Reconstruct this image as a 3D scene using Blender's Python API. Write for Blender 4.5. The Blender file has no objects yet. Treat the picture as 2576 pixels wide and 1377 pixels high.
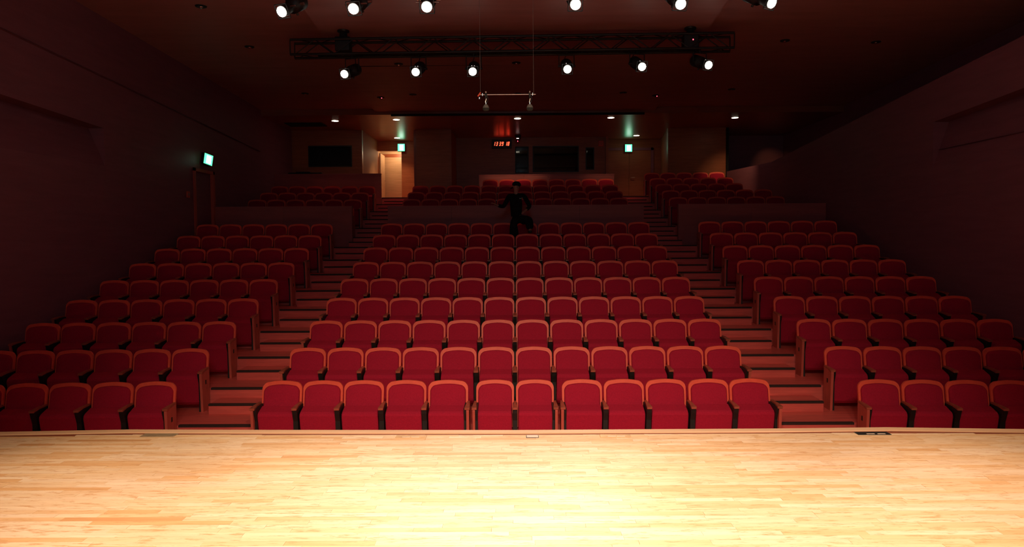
import bpy, math, random
from math import radians as R, sin, cos, pi, tan
from mathutils import Matrix, Vector
random.seed(7)
S = bpy.context.scene
COL = S.collection

# ------------------------------------------------------------------ camera
def make_camera():
    yaw, pit, rol = R(.3631), R(2.6989), R(.3362)
    def w(x, y, z):
        y2 = y*cos(pit)+z*sin(pit); z2 = -y*sin(pit)+z*cos(pit)
        return Vector((x*cos(yaw)-y2*sin(yaw), x*sin(yaw)+y2*cos(yaw), z2))
    right = w(cos(rol), 0, -sin(rol)); up = w(sin(rol), 0, cos(rol)); fwd = w(0, 1, 0)
    cd = bpy.data.cameras.new('camera'); co = bpy.data.objects.new('camera', cd); COL.objects.link(co)
    M = Matrix.Identity(4)
    for i, v in enumerate((right, up, -fwd)):
        for r_ in range(3): M[r_][i] = v[r_]
    M.translation = Vector((.0278, 0, 2.70))
    co.matrix_world = M
    cd.sensor_width = 36; cd.lens = 1781.08/2576*36; cd.clip_start = .05; cd.clip_end = 200
    S.camera = co
make_camera()

# ------------------------------------------------------------------ world, exposure
W = bpy.data.worlds.new('world'); S.world = W; W.use_nodes = True
W.node_tree.nodes['Background'].inputs[0].default_value = (.012, .004, .0035, 1)
W.node_tree.nodes['Background'].inputs[1].default_value = .05
S.view_settings.view_transform = 'Standard'; S.view_settings.look = 'None'
S.view_settings.exposure = 0; S.view_settings.gamma = 1; S.view_settings.use_curve_mapping = False
try:
    S.cycles.max_bounces = 8; S.cycles.diffuse_bounces = 5; S.cycles.glossy_bounces = 4
    S.cycles.sample_clamp_indirect = 4; S.cycles.caustics_reflective = False; S.cycles.caustics_refractive = False
except Exception: pass

STAGE_Z = 1.10
WARM = (1, .75, .53)
SPOT_W = 1180          # each profile spotlight over the seats, aimed at the stage
WASH_W = 1350
STAGE_W = 520         # lamps over the stage itself

def lamp(name, kind, loc, energy, color, aim=None, **kw):
    ld = bpy.data.lights.new(name, kind); ld.energy = energy; ld.color = color
    for k, v in kw.items(): setattr(ld, k, v)
    o = bpy.data.objects.new(name, ld); COL.objects.link(o); o.location = loc
    if aim is not None:
        o.rotation_euler = (Vector(aim)-Vector(loc)).to_track_quat('-Z', 'Y').to_euler()
    return o

# lamps hung over the stage, behind and above the camera, spilling to the first rows
for i, x in enumerate((-2.4, .35, 3.0)):
    lamp('stage_lamp', 'SPOT', (x, .2, 6.6), STAGE_W, (1, .78, .92), aim=(x*.5+.3, 3.0, STAGE_Z), spot_size=R(62), spot_blend=.9, shadow_soft_size=.15)
# wash lamps above the stage aimed into the first rows
for i, x in enumerate((-1.2, .3, 1.8)):
    lamp('house_wash', 'SPOT', (x, -1.5, 6.75), WASH_W, (1, .78, .50), aim=(x*.4+.15, 4.2, 1.0), spot_size=R(66), spot_blend=1, shadow_soft_size=.25)
# added dim cool fill from high behind, lifting the darkest parts of the hall
lamp('added_cool_fill', 'SPOT', (0, -1.8, 5.6), 290, (.35, .8, 1), aim=(0, 20, 4.6), spot_size=R(95), spot_blend=.8, shadow_soft_size=.8)

# ------------------------------------------------------------------ materials
def new_mat(name):
    m = bpy.data.materials.new(name); m.use_nodes = True
    nt = m.node_tree; b = nt.nodes['Principled BSDF']
    return m, nt, b
def plain(name, col, rough=.6, metal=0, spec=.5, emit=None, es=0, noise=0, nscale=20, bump=0):
    m, nt, b = new_mat(name)
    b.inputs['Base Color'].default_value = (*col, 1); b.inputs['Roughness'].default_value = rough
    b.inputs['Metallic'].default_value = metal; b.inputs['Specular IOR Level'].default_value = spec
    if emit:
        b.inputs['Emission Color'].default_value = (*emit, 1); b.inputs['Emission Strength'].default_value = es
    if noise or bump:
        tc = nt.nodes.new('ShaderNodeTexCoord'); n = nt.nodes.new('ShaderNodeTexNoise')
        n.inputs['Scale'].default_value = nscale; n.inputs['Detail'].default_value = 4
        nt.links.new(tc.outputs['Object'], n.inputs['Vector'])
        if noise:
            r = nt.nodes.new('ShaderNodeValToRGB')
            r.color_ramp.elements[0].position = .3; r.color_ramp.elements[1].position = .7
            r.color_ramp.elements[0].color = (*[c*(1-noise) for c in col], 1)
            r.color_ramp.elements[1].color = (*[min(1, c*(1+noise)) for c in col], 1)
            nt.links.new(n.outputs['Fac'], r.inputs['Fac']); nt.links.new(r.outputs['Color'], b.inputs['Base Color'])
        if bump:
            bp = nt.nodes.new('ShaderNodeBump'); bp.inputs['Strength'].default_value = bump; bp.inputs['Distance'].default_value = .01
            nt.links.new(n.outputs['Fac'], bp.inputs['Height']); nt.links.new(bp.outputs['Normal'], b.inputs['Normal'])
    return m
def wood(name, c1, c2, rough=.5, spec=.4, stretch=(1, 12, 12), scale=1.5, attr=None, knots=False, coat=0):
    """Procedural veneer: noise stretched along the grain, in world position."""
    m, nt, b = new_mat(name); L = nt.links
    g = nt.nodes.new('ShaderNodeNewGeometry'); mp = nt.nodes.new('ShaderNodeMapping')
    mp.inputs['Scale'].default_value = stretch
    n = nt.nodes.new('ShaderNodeTexNoise'); n.inputs['Scale'].default_value = scale; n.inputs['Detail'].default_value = 6; n.inputs['Roughness'].default_value = .62
    vec = g.outputs['Position']
    if attr:
        a = nt.nodes.new('ShaderNodeAttribute'); a.attribute_name = attr
        ml = nt.nodes.new('ShaderNodeVectorMath'); ml.operation = 'MULTIPLY_ADD'
        L.new(a.outputs['Vector'], ml.inputs[0]); ml.inputs[1].default_value = (37, 53, 71); L.new(vec, ml.inputs[2]); vec = ml.outputs[0]
    L.new(vec, mp.inputs['Vector']); L.new(mp.outputs['Vector'], n.inputs['Vector'])
    r = nt.nodes.new('ShaderNodeValToRGB'); r.color_ramp.elements[0].position = .32; r.color_ramp.elements[1].position = .68
    r.color_ramp.elements[0].color = (*c1, 1); r.color_ramp.elements[1].color = (*c2, 1)
    L.new(n.outputs['Fac'], r.inputs['Fac']); out = r.outputs['Color']
    if attr:
        hr = nt.nodes.new('ShaderNodeValToRGB'); cr = hr.color_ramp
        cr.elements[0].position = 0; cr.elements[0].color = (.74, .50, .30, 1)
        cr.elements[1].position = 1; cr.elements[1].color = (1.0, 1.0, 1.0, 1)
        for p_, c_ in ((.12, (.86, .66, .44, 1)), (.4, (.93, .82, .66, 1)), (.75, (.97, .92, .84, 1))):
            e = cr.elements.new(p_); e.color = c_
        sp = nt.nodes.new('ShaderNodeSeparateXYZ'); L.new(a.outputs['Vector'], sp.inputs[0]); L.new(sp.outputs['X'], hr.inputs['Fac'])
        mx = nt.nodes.new('ShaderNodeMix'); mx.data_type = 'RGBA'; mx.blend_type = 'MULTIPLY'; mx.inputs[0].default_value = 1
        L.new(out, mx.inputs[6]); L.new(hr.outputs['Color'], mx.inputs[7]); out = mx.outputs[2]
    if knots:
        mp2 = nt.nodes.new('ShaderNodeMapping'); mp2.inputs['Scale'].default_value = (4.5, 22, 22)
        L.new(vec, mp2.inputs['Vector']); n2 = nt.nodes.new('ShaderNodeTexNoise'); n2.inputs['Scale'].default_value = 1.6; n2.inputs['Detail'].default_value = 5; n2.inputs['Roughness'].default_value = .7
        L.new(mp2.outputs['Vector'], n2.inputs['Vector'])
        r2 = nt.nodes.new('ShaderNodeValToRGB'); r2.color_ramp.elements[0].position = .53; r2.color_ramp.elements[1].position = .64
        r2.color_ramp.elements[0].color = (0, 0, 0, 1); r2.color_ramp.elements[1].color = (.85, .85, .85, 1)
        L.new(n2.outputs['Fac'], r2.inputs['Fac'])
        mx2 = nt.nodes.new('ShaderNodeMix'); mx2.data_type = 'RGBA'; L.new(r2.outputs['Color'], mx2.inputs[0]); L.new(out, mx2.inputs[6]); mx2.inputs[7].default_value = (.62, .31, .12, 1); out = mx2.outputs[2]
    L.new(out, b.inputs['Base Color'])
    b.inputs['Roughness'].default_value = rough; b.inputs['Specular IOR Level'].default_value = spec
    if coat: b.inputs['Coat Weight'].default_value = coat; b.inputs['Coat Roughness'].default_value = .22
    return m

M = {}
M['fabric'] = plain('red_fabric', (.43, .013, .042), .95, spec=.15, noise=.10, nscale=60, bump=.15)
M['seat_wood'] = wood('seat_plywood', (.86, .090, .050), (.96, .115, .062), .45, .35, (6, 6, 6), 1.2)
M['panel_wood'] = wood('end_panel_wood', (.50, .085, .060), (.60, .11, .08), .45, .35, (10, 10, 2), 2)
M['riser_wood'] = wood('oak_floor', (.62, .095, .082), (.82, .14, .115), .38, .4, (1.2, 9, 14), 1.4)
M['wall_wood'] = wood('wall_veneer', (.23, .082, .105), (.28, .10, .128), .55, .3, (1, 1, 9), 1.2)
M['parapet_wood'] = wood('parapet_veneer', (.34, .088, .085), (.41, .108, .105), .5, .3, (1, 8, 10), 1.2)
M['back_wood'] = wood('back_wall_veneer', (.30, .085, .034), (.40, .12, .05), .4, .35, (1.2, 8, 16), 1.6)
M['ceiling_wood'] = wood('ceiling_veneer', (.42, .18, .17), (.50, .215, .20), .55, .3, (1, 6, 6), .8)
M['soffit'] = wood('soffit_veneer', (.26, .062, .030), (.32, .078, .040), .36, .5, (1, 4, 4), .8, coat=.18)
M['stage_wood'] = wood('maple_plank', (.82, .56, .34), (.94, .71, .47), .5, .35, (1.2, 14, 14), 1.6, attr='tone', knots=True)
M['stage_base'] = wood('stage_parquet', (.80, .60, .37), (.9, .72, .48), .5, .3, (.8, 16, 16), 2, knots=True)
M['edge_wood'] = wood('stage_edge_wood', (.74, .43, .23), (.82, .50, .28), .5, .3, (1, 6, 6), 1.5)
M['groove'] = plain('groove_brown', (.24, .05, .015), .7, noise=.1)
M['black'] = plain('black_paint', (.010, .009, .008), .5, noise=.2, nscale=8)
M['black_matte'] = plain('black_matte', (.006, .005, .005), .9, noise=.2, nscale=8)
M['nosing'] = plain('rubber_nosing', (.030, .012, .010), .8, noise=.15, nscale=30)
M['arm_wood'] = plain('armrest_lacquer', (.40, .085, .050), .35, noise=.15, nscale=15)
M['lens'] = plain('lit_lens', (1, 1, 1), .3, emit=(1, .94, .80), es=25)
M['downlight'] = plain('lit_diffuser', (1, 1, 1), .3, emit=(1, .88, .66), es=14)
M['chrome'] = plain('chrome', (.75, .70, .66), .2, 1, noise=.05)
M['steel'] = plain('dull_steel', (.45, .36, .33), .35, 1, noise=.1)
M['wire'] = plain('wire_grey', (.22, .15, .13), .5, .6, noise=.1)
M['foam'] = plain('grey_foam', (.16, .14, .12), .95, noise=.2, nscale=150, bump=.4)
M['foam_dark'] = plain('dark_foam', (.02, .02, .018), .95, noise=.2, nscale=150)
M['red_plastic'] = plain('red_plastic', (.8, .10, .05), .4, noise=.05)
M['led_red'] = plain('red_led', (1, .1, .1), .4, emit=(1, .05, .08), es=8)
M['led_glint_white'] = plain('pilot_led_glint', (1, 1, 1), .4, emit=(1, .85, .8), es=2.5)  # status lights, and the painted glint on the dome camera
M['digit'] = plain('lit_digit', (1, .1, .05), .4, emit=(1, .085, .035), es=3.5)
M['exit_green'] = plain('lit_green', (.2, 1, .5), .4, emit=(.10, .95, .38), es=2.2)
M['exit_white'] = plain('lit_white', (1, 1, 1), .4, emit=(.72, 1, .90), es=5)
M['skin'] = plain('skin', (.45, .20, .14), .6, noise=.06, nscale=10)
M['cloth_black'] = plain('black_cloth', (.012, .012, .012), .95, spec=.1, noise=.2, nscale=12)
M['print_white'] = plain('white_print', (.6, .6, .6), .7, noise=.05)
M['door_wood'] = wood('pale_door_veneer', (.55, .36, .20), (.66, .45, .27), .4, .4, (1.2, 8, 14), 1.6)
M['lobby_wood'] = wood('lobby_veneer', (.34, .17, .085), (.40, .21, .11), .7, .15, (1.2, 8, 14), 1.6)
M['brass'] = plain('brass_plate', (.62, .36, .16), .45, .3, noise=.15, nscale=20)
M['pale_metal'] = plain('pale_plate', (.80, .62, .45), .4, noise=.05)
M['dim_plate'] = plain('bronze_plate', (.32, .22, .12), .5, .2, noise=.15, nscale=20)
M['pink_plate'] = plain('salmon_plate', (.85, .55, .42), .5, noise=.05)
M['white_paint'] = plain('grey_paint', (.35, .25, .22), .6, noise=.05)
def glass():
    m, nt, b = new_mat('dark_glass'); b.inputs['Base Color'].default_value = (.02, .02, .018, 1)
    b.inputs['Roughness'].default_value = .04; b.inputs['Transmission Weight'].default_value = .6; b.inputs['IOR'].default_value = 1.45
    return m
M['glass'] = glass()

# ------------------------------------------------------------------ mesh builder
class MB:
    def __init__(s): s.v = []; s.f = []; s.sm = []; s.tone = []
    def add(s, vs, fs, smooth=False, M_=None, tone=None):
        n = len(s.v)
        s.v += [tuple(M_ @ Vector(p)) if M_ else tuple(p) for p in vs]
        s.f += [tuple(i+n for i in f) for f in fs]; s.sm += [smooth]*len(fs)
        if tone is not None: s.tone += [tone]*len(vs)
        return s
    def box(s, x0, x1, y0, y1, z0, z1, M_=None, tone=None):
        vs = [(x, y, z) for x in (x0, x1) for y in (y0, y1) for z in (z0, z1)]
        fs = [(0, 1, 3, 2), (4, 6, 7, 5), (0, 4, 5, 1), (2, 3, 7, 6), (0, 2, 6, 4), (1, 5, 7, 3)]
        return s.add(vs, fs, False, M_, tone)
    def cyl(s, p0, p1, r0, r1=None, n=10, smooth=True, caps=True):
        p0 = Vector(p0); p1 = Vector(p1); r1 = r0 if r1 is None else r1
        d = (p1-p0).normalized(); a = d.orthogonal().normalized(); b = d.cross(a)
        vs = [tuple(p+(a*cos(2*pi*i/n)+b*sin(2*pi*i/n))*r) for p, r in ((p0, r0), (p1, r1)) for i in range(n)]
        s.add(vs, [(i, (i+1) % n, n+(i+1) % n, n+i) for i in range(n)], smooth)
        if caps: s.add(vs, [tuple(range(n))[::-1], tuple(range(n, 2*n))], False)
        return s
    def lathe(s, p0, d, prof, n=14):
        """prof: (distance along d, radius)"""
        p0 = Vector(p0); d = Vector(d).normalized(); a = d.orthogonal().normalized(); b = d.cross(a)
        vs = [tuple(p0+d*h+(a*cos(2*pi*i/n)+b*sin(2*pi*i/n))*r) for h, r in prof for i in range(n)]
        fs = [(k*n+i, k*n+(i+1) % n, (k+1)*n+(i+1) % n, (k+1)*n+i) for k in range(len(prof)-1) for i in range(n)]
        s.add(vs, fs, True)
        m = len(prof)-1
        s.add(vs, [tuple(range(n))[::-1], tuple(range(m*n, m*n+n))], False)
        return s
    def tube(s, pts, r, n=6):
        for a, b in zip(pts, pts[1:]): s.cyl(a, b, r, n=n)
        return s
    def quad(s, *p): return s.add(p, [tuple(range(len(p)))])
    def mesh(s, name, mat):
        me = bpy.data.meshes.new(name); me.from_pydata(s.v, [], s.f)
        if mat: me.materials.append(mat)
        me.polygons.foreach_set('use_smooth', s.sm)
        if s.tone:
            at = me.attributes.new('tone', 'FLOAT_VECTOR', 'POINT')
            at.data.foreach_set('vector', [c for t in s.tone for c in t])
        me.update()
        import bmesh
        bm = bmesh.new(); bm.from_mesh(me); bmesh.ops.recalc_face_normals(bm, faces=bm.faces); bm.to_mesh(me); bm.free()
        return me
    def build(s, name, mat, parent=None, bevel=0, seg=2):
        o = bpy.data.objects.new(name, s.mesh(name, mat)); COL.objects.link(o)
        if parent: o.parent = parent
        if bevel:
            b = o.modifiers.new('bevel', 'BEVEL'); b.width = bevel; b.segments = seg; b.limit_method = 'ANGLE'
            for p in o.data.polygons: p.use_smooth = True
            w = o.modifiers.new('wn', 'WEIGHTED_NORMAL'); w.keep_sharp = True
        return o
def empty(name, loc=(0, 0, 0), rz=0):
    o = bpy.data.objects.new(name, None); COL.objects.link(o); o.location = loc; o.rotation_euler = (0, 0, rz); o.empty_display_size = .1
    return o
def tag(o, label, cat, group=None):
    o['label'] = label; o['category'] = cat
    if group: o['group'] = group
    return o
def struct(o, label=None):
    o['kind'] = 'structure'
    if label: o['label'] = label
    return o
def copy_tree(o, parent=None):
    c = o.copy(); COL.objects.link(c); c.parent = parent
    for ch in list(o.children): copy_tree(ch, c)
    return c

# ------------------------------------------------------------------ layout numbers
D1, DP, RISE, SEAT_H = 9.272, 1.017, .2836, .86
def row_d(k):   return D1+(k-1)*DP if k <= 9 else 20.75+(k-12)*1.0
REAR_Z = {11: 2.80, 12: 3.06, 13: 3.33, 14: 3.60, 15: 3.87, 16: 4.14}
def row_z(k):   return (k-1)*RISE if k <= 10 else REAR_Z[k]
NOSE = {k: 8.185+(k-1)*DP for k in range(2, 11)}
NOSE.update({11: 18.70, 12: 19.68, 13: 20.68, 14: 21.68, 15: 22.68, 16: 23.65, 17: 29.6})
XL, XR = -7.90, 8.12
def ceil_z(d): return 7.15-.029*(d-10)

# ------------------------------------------------------------------ stage
stage = struct(empty('stage', (0, 0, 0)), 'pale maple stage floor in front of the seats')
EDGE = [(-7.8, 5.60), (-4.35, 5.895), (-3.27, 5.955), (-2.0, 5.92), (0, 5.885), (2.19, 5.90), (3.14, 5.925), (4.25, 5.85), (8.0, 5.56)]
def edge_y(x):
    for (a, b), (c, d) in zip(EDGE, EDGE[1:]):
        if a <= x <= c: return b+(d-b)*(x-a)/(c-a)
    return 5.6
def strip(off0, off1, z0, z1, name, mat):
    mb = MB(); n = len(EDGE); vs = []
    for x, y in EDGE:
        vs += [(x, y-off0, z0), (x, y-off0, z1), (x, y-off1, z1), (x, y-off1, z0)]
    fs = [(4*i+j, 4*i+(j+1) % 4, 4*i+4+(j+1) % 4, 4*i+4+j) for i in range(n-1) for j in range(4)]
    mb.add(vs, fs+[(0, 1, 2, 3), (4*n-1, 4*n-2, 4*n-3, 4*n-4)])
    return mb.build(name, mat, stage)
base = MB(); vs = [(x, y-.02, z) for x, y in EDGE for z in (0, STAGE_Z-.014)]+[(8.0, -2.5, 0), (8.0, -2.5, STAGE_Z-.014), (-7.8, -2.5, 0), (-7.8, -2.5, STAGE_Z-.014)]
n_ = len(vs)//2
base.add(vs, [(2*i, 2*((i+1) % n_), 2*((i+1) % n_)+1, 2*i+1) for i in range(n_)]+[tuple(range(1, 2*n_, 2)), tuple(range(0, 2*n_, 2))[::-1]])
base.build('stage_base', M['stage_base'], stage)
strip(0, .085, STAGE_Z-.10, STAGE_Z+.004, 'edge_trim', M['edge_wood'])
strip(.085, .132, STAGE_Z-.03, STAGE_Z-.006, 'edge_groove', M['groove'])
SW = .056
planks = []
y = 5.83
row = 0
while y > 2.6:
    x = -5.2-random.random()*.8
    while x < 5.2:
        ln = random.uniform(.24, .85); x1 = x+ln
        yf = min(y, edge_y(max(-7, x))-.134, edge_y(min(7, x1))-.134)
        if yf-(y-SW) > .01: planks.append((x, x1, y-SW, yf))
        x = x1
    y -= SW
def in_view(p): return abs((p[0]+p[1])/2) < .735*p[3]+.35 and p[3] > 3.5
cand = sorted([p for p in planks if in_view(p)], key=lambda p: -(p[1]-p[0])/p[3]**3)[:290]
cs = set(cand); rest = MB()
for p in planks:
    t = (random.random()**.6, random.random(), random.random()); z1 = STAGE_Z+random.uniform(-.0006, .0006)
    a = (p[0]+.0006, p[1]-.0006, p[2]+.0006, p[3]-.0006)
    if p in cs: MB().box(*a, STAGE_Z-.013, z1, tone=t).build('plank', M['stage_wood'], stage)
    else: rest.box(*a, STAGE_Z-.013, z1, tone=t)
rest.build('plank_field', M['stage_wood'], stage)['kind'] = 'stuff'

# floor pockets let into the stage
def floor_box(x0, x1, y0, y1, mat, slots, label, slot_mat='pale_metal', skew=0):
    t = tag(empty('floor_box', ((x0+x1)/2, (y0+y1)/2, STAGE_Z)), label, 'floor box', 'floor pockets along the stage edge')
    w, d = (x1-x0)/2, (y1-y0)/2
    MB().box(-w, w, -d, d, -.005, .004).build('lid', M[mat], t, .001, 1)
    for sx in slots: MB().box(sx*w-.032, sx*w+.032, -d*.75, -d*.35, .004, .0055).build('slot', M[slot_mat], t)
    return t
floor_box(-3.08, -2.80, 5.735, 5.825, 'dim_plate', (-.35, .35), 'dull bronze floor pocket set in the stage before the left seats', 'dim_plate')
floor_box(-.965, -.715, 5.665, 5.745, 'brass', (-.3, .3), 'orange-brown floor pocket left of the stage centre')
floor_box(.70, .95, 5.665, 5.745, 'brass', (-.25, .35), 'orange-brown floor pocket right of the stage centre')
floor_box(2.80, 3.07, 5.705, 5.785, 'black', (-.2, .45), 'black floor pocket with two pale slots before the right seats')
t = tag(empty('floor_box', (.15, 5.695, STAGE_Z)), 'small salmon floor plate with dark rim near the stage centre', 'floor box', 'floor pockets along the stage edge')
MB().box(-.052, .052, -.037, .037, -.005, .003).build('rim', M['black'], t, .01, 2)
MB().box(-.046, .046, -.031, .037, .003, .0045).build('lid', M['pink_plate'], t)

# ------------------------------------------------------------------ raked floor
floor = struct(empty('floor'), 'stepped wooden auditorium floor with dark nosings')
MB().box(XL-.1, XR+.1, 4.0, NOSE[2]+.02, -.2, 0).build('front_floor', M['riser_wood'], floor)
for k in range(2, 17):
    z = row_z(k); zp = row_z(k-1) if k > 2 else 0; x1 = XR+.1
    tr = MB().box(XL-.1, x1, NOSE[k], NOSE[k+1]+.02, zp-.12, z).build('seating_tier', M['riser_wood'], floor)
    for sx in (-1, 1):
        a, b = sorted((sx*3.33, sx*4.44))
        MB().box(a, b, NOSE[k]-.008, NOSE[k]+.045, z-.024, z+.004).build('nosing', M['nosing'], tr)
        a, b = sorted((sx*3.33, sx*4.30)); zs = (z+zp)/2
        if k > 2:
            ys = NOSE[k-1]+.60+(.35 if k == 11 else 0)
            st = MB().box(a, b, ys, NOSE[k]+.01, zp-.02, zs).build('aisle_step', M['riser_wood'], floor)
            MB().box(a, b, ys-.008, ys+.045, zs-.024, zs+.004).build('nosing', M['nosing'], st)
        else:
            ys = NOSE[k]-.42
            st = MB().box(a, b, ys, NOSE[k]+.01, -.02, zs).build('aisle_step', M['riser_wood'], floor)
            MB().box(a, b, ys-.008, ys+.045, zs-.024, zs+.004).build('nosing', M['nosing'], st)

# ------------------------------------------------------------------ side walls
def side_wall(name, X, sgn, corner_d, z_low, z_top, slope, top, label, hole=None, d_end=25.2, end=None):
    """inward faces at X; a recessed panel that tilts back toward its top; top(d) gives the upper edge"""
    mb = MB(); e = .30; X2 = X+sgn*e; d0 = -2.5; dn = 6.0
    zt = lambda d: z_top+(corner_d-d)*slope
    q = lambda d0_, d1_, za0, za1, zb0, zb1, x=X: mb.quad((x, d0_, za0), (x, d1_, za1), (x, d1_, zb1), (x, d0_, zb0))
    q(d0, dn, 0, 0, top(d0), top(dn))
    q(dn, corner_d, 0, 0, z_low, z_low)
    q(dn, corner_d, zt(dn), zt(corner_d), top(dn), top(corner_d))
    if hole:
        h0, h1, z0, z1 = hole
        q(corner_d, h0, 0, 0, top(corner_d), top(h0)); q(h0, h1, 0, 0, z0, z0); q(h0, h1, z1, z1, top(h0), top(h1)); q(h1, d_end, 0, 0, top(h1), top(d_end))
    else: q(corner_d, d_end, 0, 0, top(corner_d), top(d_end))
    if end: mb.quad((X, d_end, 0), (end[0], end[1], 0), (end[0], end[1], end[2]), (X, d_end, top(d_end)))
    # tilted panel and reveals
    mb.quad((X, dn, z_low), (X, corner_d, z_low), (X2, corner_d, zt(corner_d)), (X2, dn, zt(dn)))
    mb.quad((X, corner_d, z_low), (X, corner_d, zt(corner_d)), (X2, corner_d, zt(corner_d)))
    mb.quad((X, dn, z_low), (X, dn, zt(dn)), (X2, dn, zt(dn)))
    mb.quad((X, dn, zt(dn)), (X, corner_d, zt(corner_d)), (X2, corner_d, zt(corner_d)), (X2, dn, zt(dn)))
    # top ledge
    mb.quad((X, d0, top(d0)), (X, d_end, top(d_end)), (X+sgn*.16, d_end, top(d_end)), (X+sgn*.16, d0, top(d0)))
    if end: mb.quad((X, d_end, top(d_end)), (end[0], end[1], end[2]), (end[0]+sgn*.16, end[1], end[2]), (X+sgn*.16, d_end, top(d_end)))
    return struct(mb.build(name, M['wall_wood']), label)
side_wall('wall_left', XL, -1, 13.70, 4.17, 4.90, .035, lambda d: ceil_z(d)+.05, 'dark red veneered wall with a tilted recess on the left', hole=(17.5, 18.55, 2.5, 4.46), d_end=25.4)
side_wall('wall_right', XR, 1, 13.89, 4.01, 4.94, .055, lambda d: 5.91-.0705*(d-11.45), 'dark red veneered wall with a tilted recess on the right', d_end=22.6, end=(7.46, 25.25, 5.08))
mb = MB()
mb.quad((XL, -2, 6.60), (XL, 22, 5.48), (XL+.05, 22, 5.48), (XL+.05, -2, 6.60))
mb.quad((XL, -2, 6.64), (XL, 22, 5.52), (XL+.05, 22, 5.48), (XL+.05, -2, 6.60))
struct(mb.build('trim_1', M['wall_wood']), 'thin sloping ledge along the left wall')
# gallery recess behind the right wall
mb = MB()
mb.quad((10.2, -2.5, 3.5), (10.2, 27.2, 3.5), (10.2, 27.2, 7.2), (10.2, -2.5, 7.7))
mb.quad((7.40, 27.2, 3.5), (10.2, 27.2, 3.5), (10.2, 27.2, 7.2), (7.40, 27.2, 7.2))
mb.quad((8.2, -2.5, 4.4), (10.2, -2.5, 4.4), (10.2, 27.2, 4.4), (7.58, 27.2, 4.4), (7.58, 25.3, 4.4), (8.2, 22.7, 4.4))
struct(mb.build('wall_gallery', M['wall_wood']), 'dark gallery recess above the right wall')
# wall behind the stage closes the hall
struct(MB().box(-8.2, 10.1, -2.9, -2.5, 0, 8).build('wall_rear_stage', M['wall_wood']), 'wall behind the stage')

# ------------------------------------------------------------------ ceiling
mb = MB()
mb.quad((-8.2, -2.9, ceil_z(-2.9)), (10.4, -2.9, ceil_z(-2.9)), (10.4, 22.25, ceil_z(22.25)), (-8.2, 22.25, ceil_z(22.25)))
mb.quad((-8.2, -2.9, ceil_z(-2.9)+.3), (10.1, -2.9, ceil_z(-2.9)+.3), (10.1, 22.25, ceil_z(22.25)+.3), (-8.2, 22.25, ceil_z(22.25)+.3))
struct(mb.build('ceiling', M['ceiling_wood']), 'dark sloping timber ceiling')
mb = MB(); pr = []
for d in (6, 22.2): pr.append((d, 3.45+.055*(d-6)))
vs = []
for d, w in pr:
    z = ceil_z(d); vs += [(-w, d, z+.02), (w, d, z+.02), (w, d, z-.10), (-w, d, z-.10)]
mb.add(vs, [(0, 1, 2, 3), (4, 7, 6, 5), (0, 4, 5, 1), (1, 5, 6, 2), (2, 6, 7, 3), (3, 7, 4, 0)])
struct(mb.build('trim_2', M['ceiling_wood']), 'lowered central panel of the ceiling')
struct(MB().box(-8.1, 10.4, 22.2, 29.5, 6.62, 7.2).build('ceiling_rear', M['soffit']), 'glossy lower ceiling over the rear rows')
o = tag(MB().box(-3.83, 4.01, 22.08, 22.16, 6.56, 6.62).build('track_rail', M['black_matte']), 'thin black rail along the edge of the rear ceiling', 'rail')

# ------------------------------------------------------------------ back walls
def holed_wall(name, mat, x0, x1, y, z0, z1, holes, label, th=.15):
    mb = MB(); xs = sorted({x0, x1, *[h[0] for h in holes], *[h[1] for h in holes]}); zs = sorted({z0, z1, *[h[2] for h in holes], *[h[3] for h in holes]})
    for a, b in zip(xs, xs[1:]):
        for c, d in zip(zs, zs[1:]):
            mx, mz = (a+b)/2, (c+d)/2
            if not any(h[0] < mx < h[1] and h[2] < mz < h[3] for h in holes): mb.box(a, b, y, y+th, c, d)
    return struct(mb.build(name, M[mat]), label)
winno = [0]
def booth_window(x0, x1, z0, z1, y, label):
    winno[0] += 1
    e = struct(empty('window_%d' % winno[0], ((x0+x1)/2, y, z0)), label)
    cx = (x0+x1)/2; w = (x1-x0)/2; h = z1-z0; f = .04
    MB().box(-w, w, -.015, .10, 0, f).box(-w, w, -.015, .10, h-f, h).box(-w, -w+f, -.015, .10, f, h-f).box(w-f, w, -.015, .10, f, h-f).build('window_frame', M['black'], e)
    MB().box(-w+f, w-f, .05, .06, f, h-f).build('pane', M['glass'], e)
    # dark room behind the glass
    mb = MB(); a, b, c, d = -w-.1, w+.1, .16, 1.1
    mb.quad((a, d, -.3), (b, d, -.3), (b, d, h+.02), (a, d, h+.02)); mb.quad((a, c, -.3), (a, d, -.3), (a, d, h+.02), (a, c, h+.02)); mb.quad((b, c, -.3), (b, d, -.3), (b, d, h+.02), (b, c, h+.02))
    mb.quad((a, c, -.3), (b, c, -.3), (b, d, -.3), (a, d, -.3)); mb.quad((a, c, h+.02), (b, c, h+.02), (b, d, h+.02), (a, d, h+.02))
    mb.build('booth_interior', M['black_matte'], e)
    return e
LZ = 4.14
holed_wall('wall_back_left', 'back_wood', XL, -5.41, 25.2, 3.8, 6.62, [(-7.32, -5.77, 5.33, 6.08)], 'veneered rear wall with the dark booth window, left')
booth_window(-7.32, -5.77, 5.33, 6.08, 25.2, 'wide dark booth window in the rear wall, left')
holed_wall('wall_back', 'back_wood', -2.44, 3.46, 27.3, LZ-.1, 6.62, [(0.0, .52, 5.262, 6.279), (.67, 2.44, 5.296, 6.29), (2.70, 3.03, 5.38, 6.23)], 'veneered rear wall of the centre with three dark windows')
booth_window(0.0, .52, 5.262, 6.279, 27.3, 'narrow dark window beside the red clock')
booth_window(.67, 2.44, 5.296, 6.29, 27.3, 'large dark control booth window')
booth_window(2.70, 3.03, 5.38, 6.23, 27.3, 'narrowest dark window of the centre rear wall')
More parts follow.
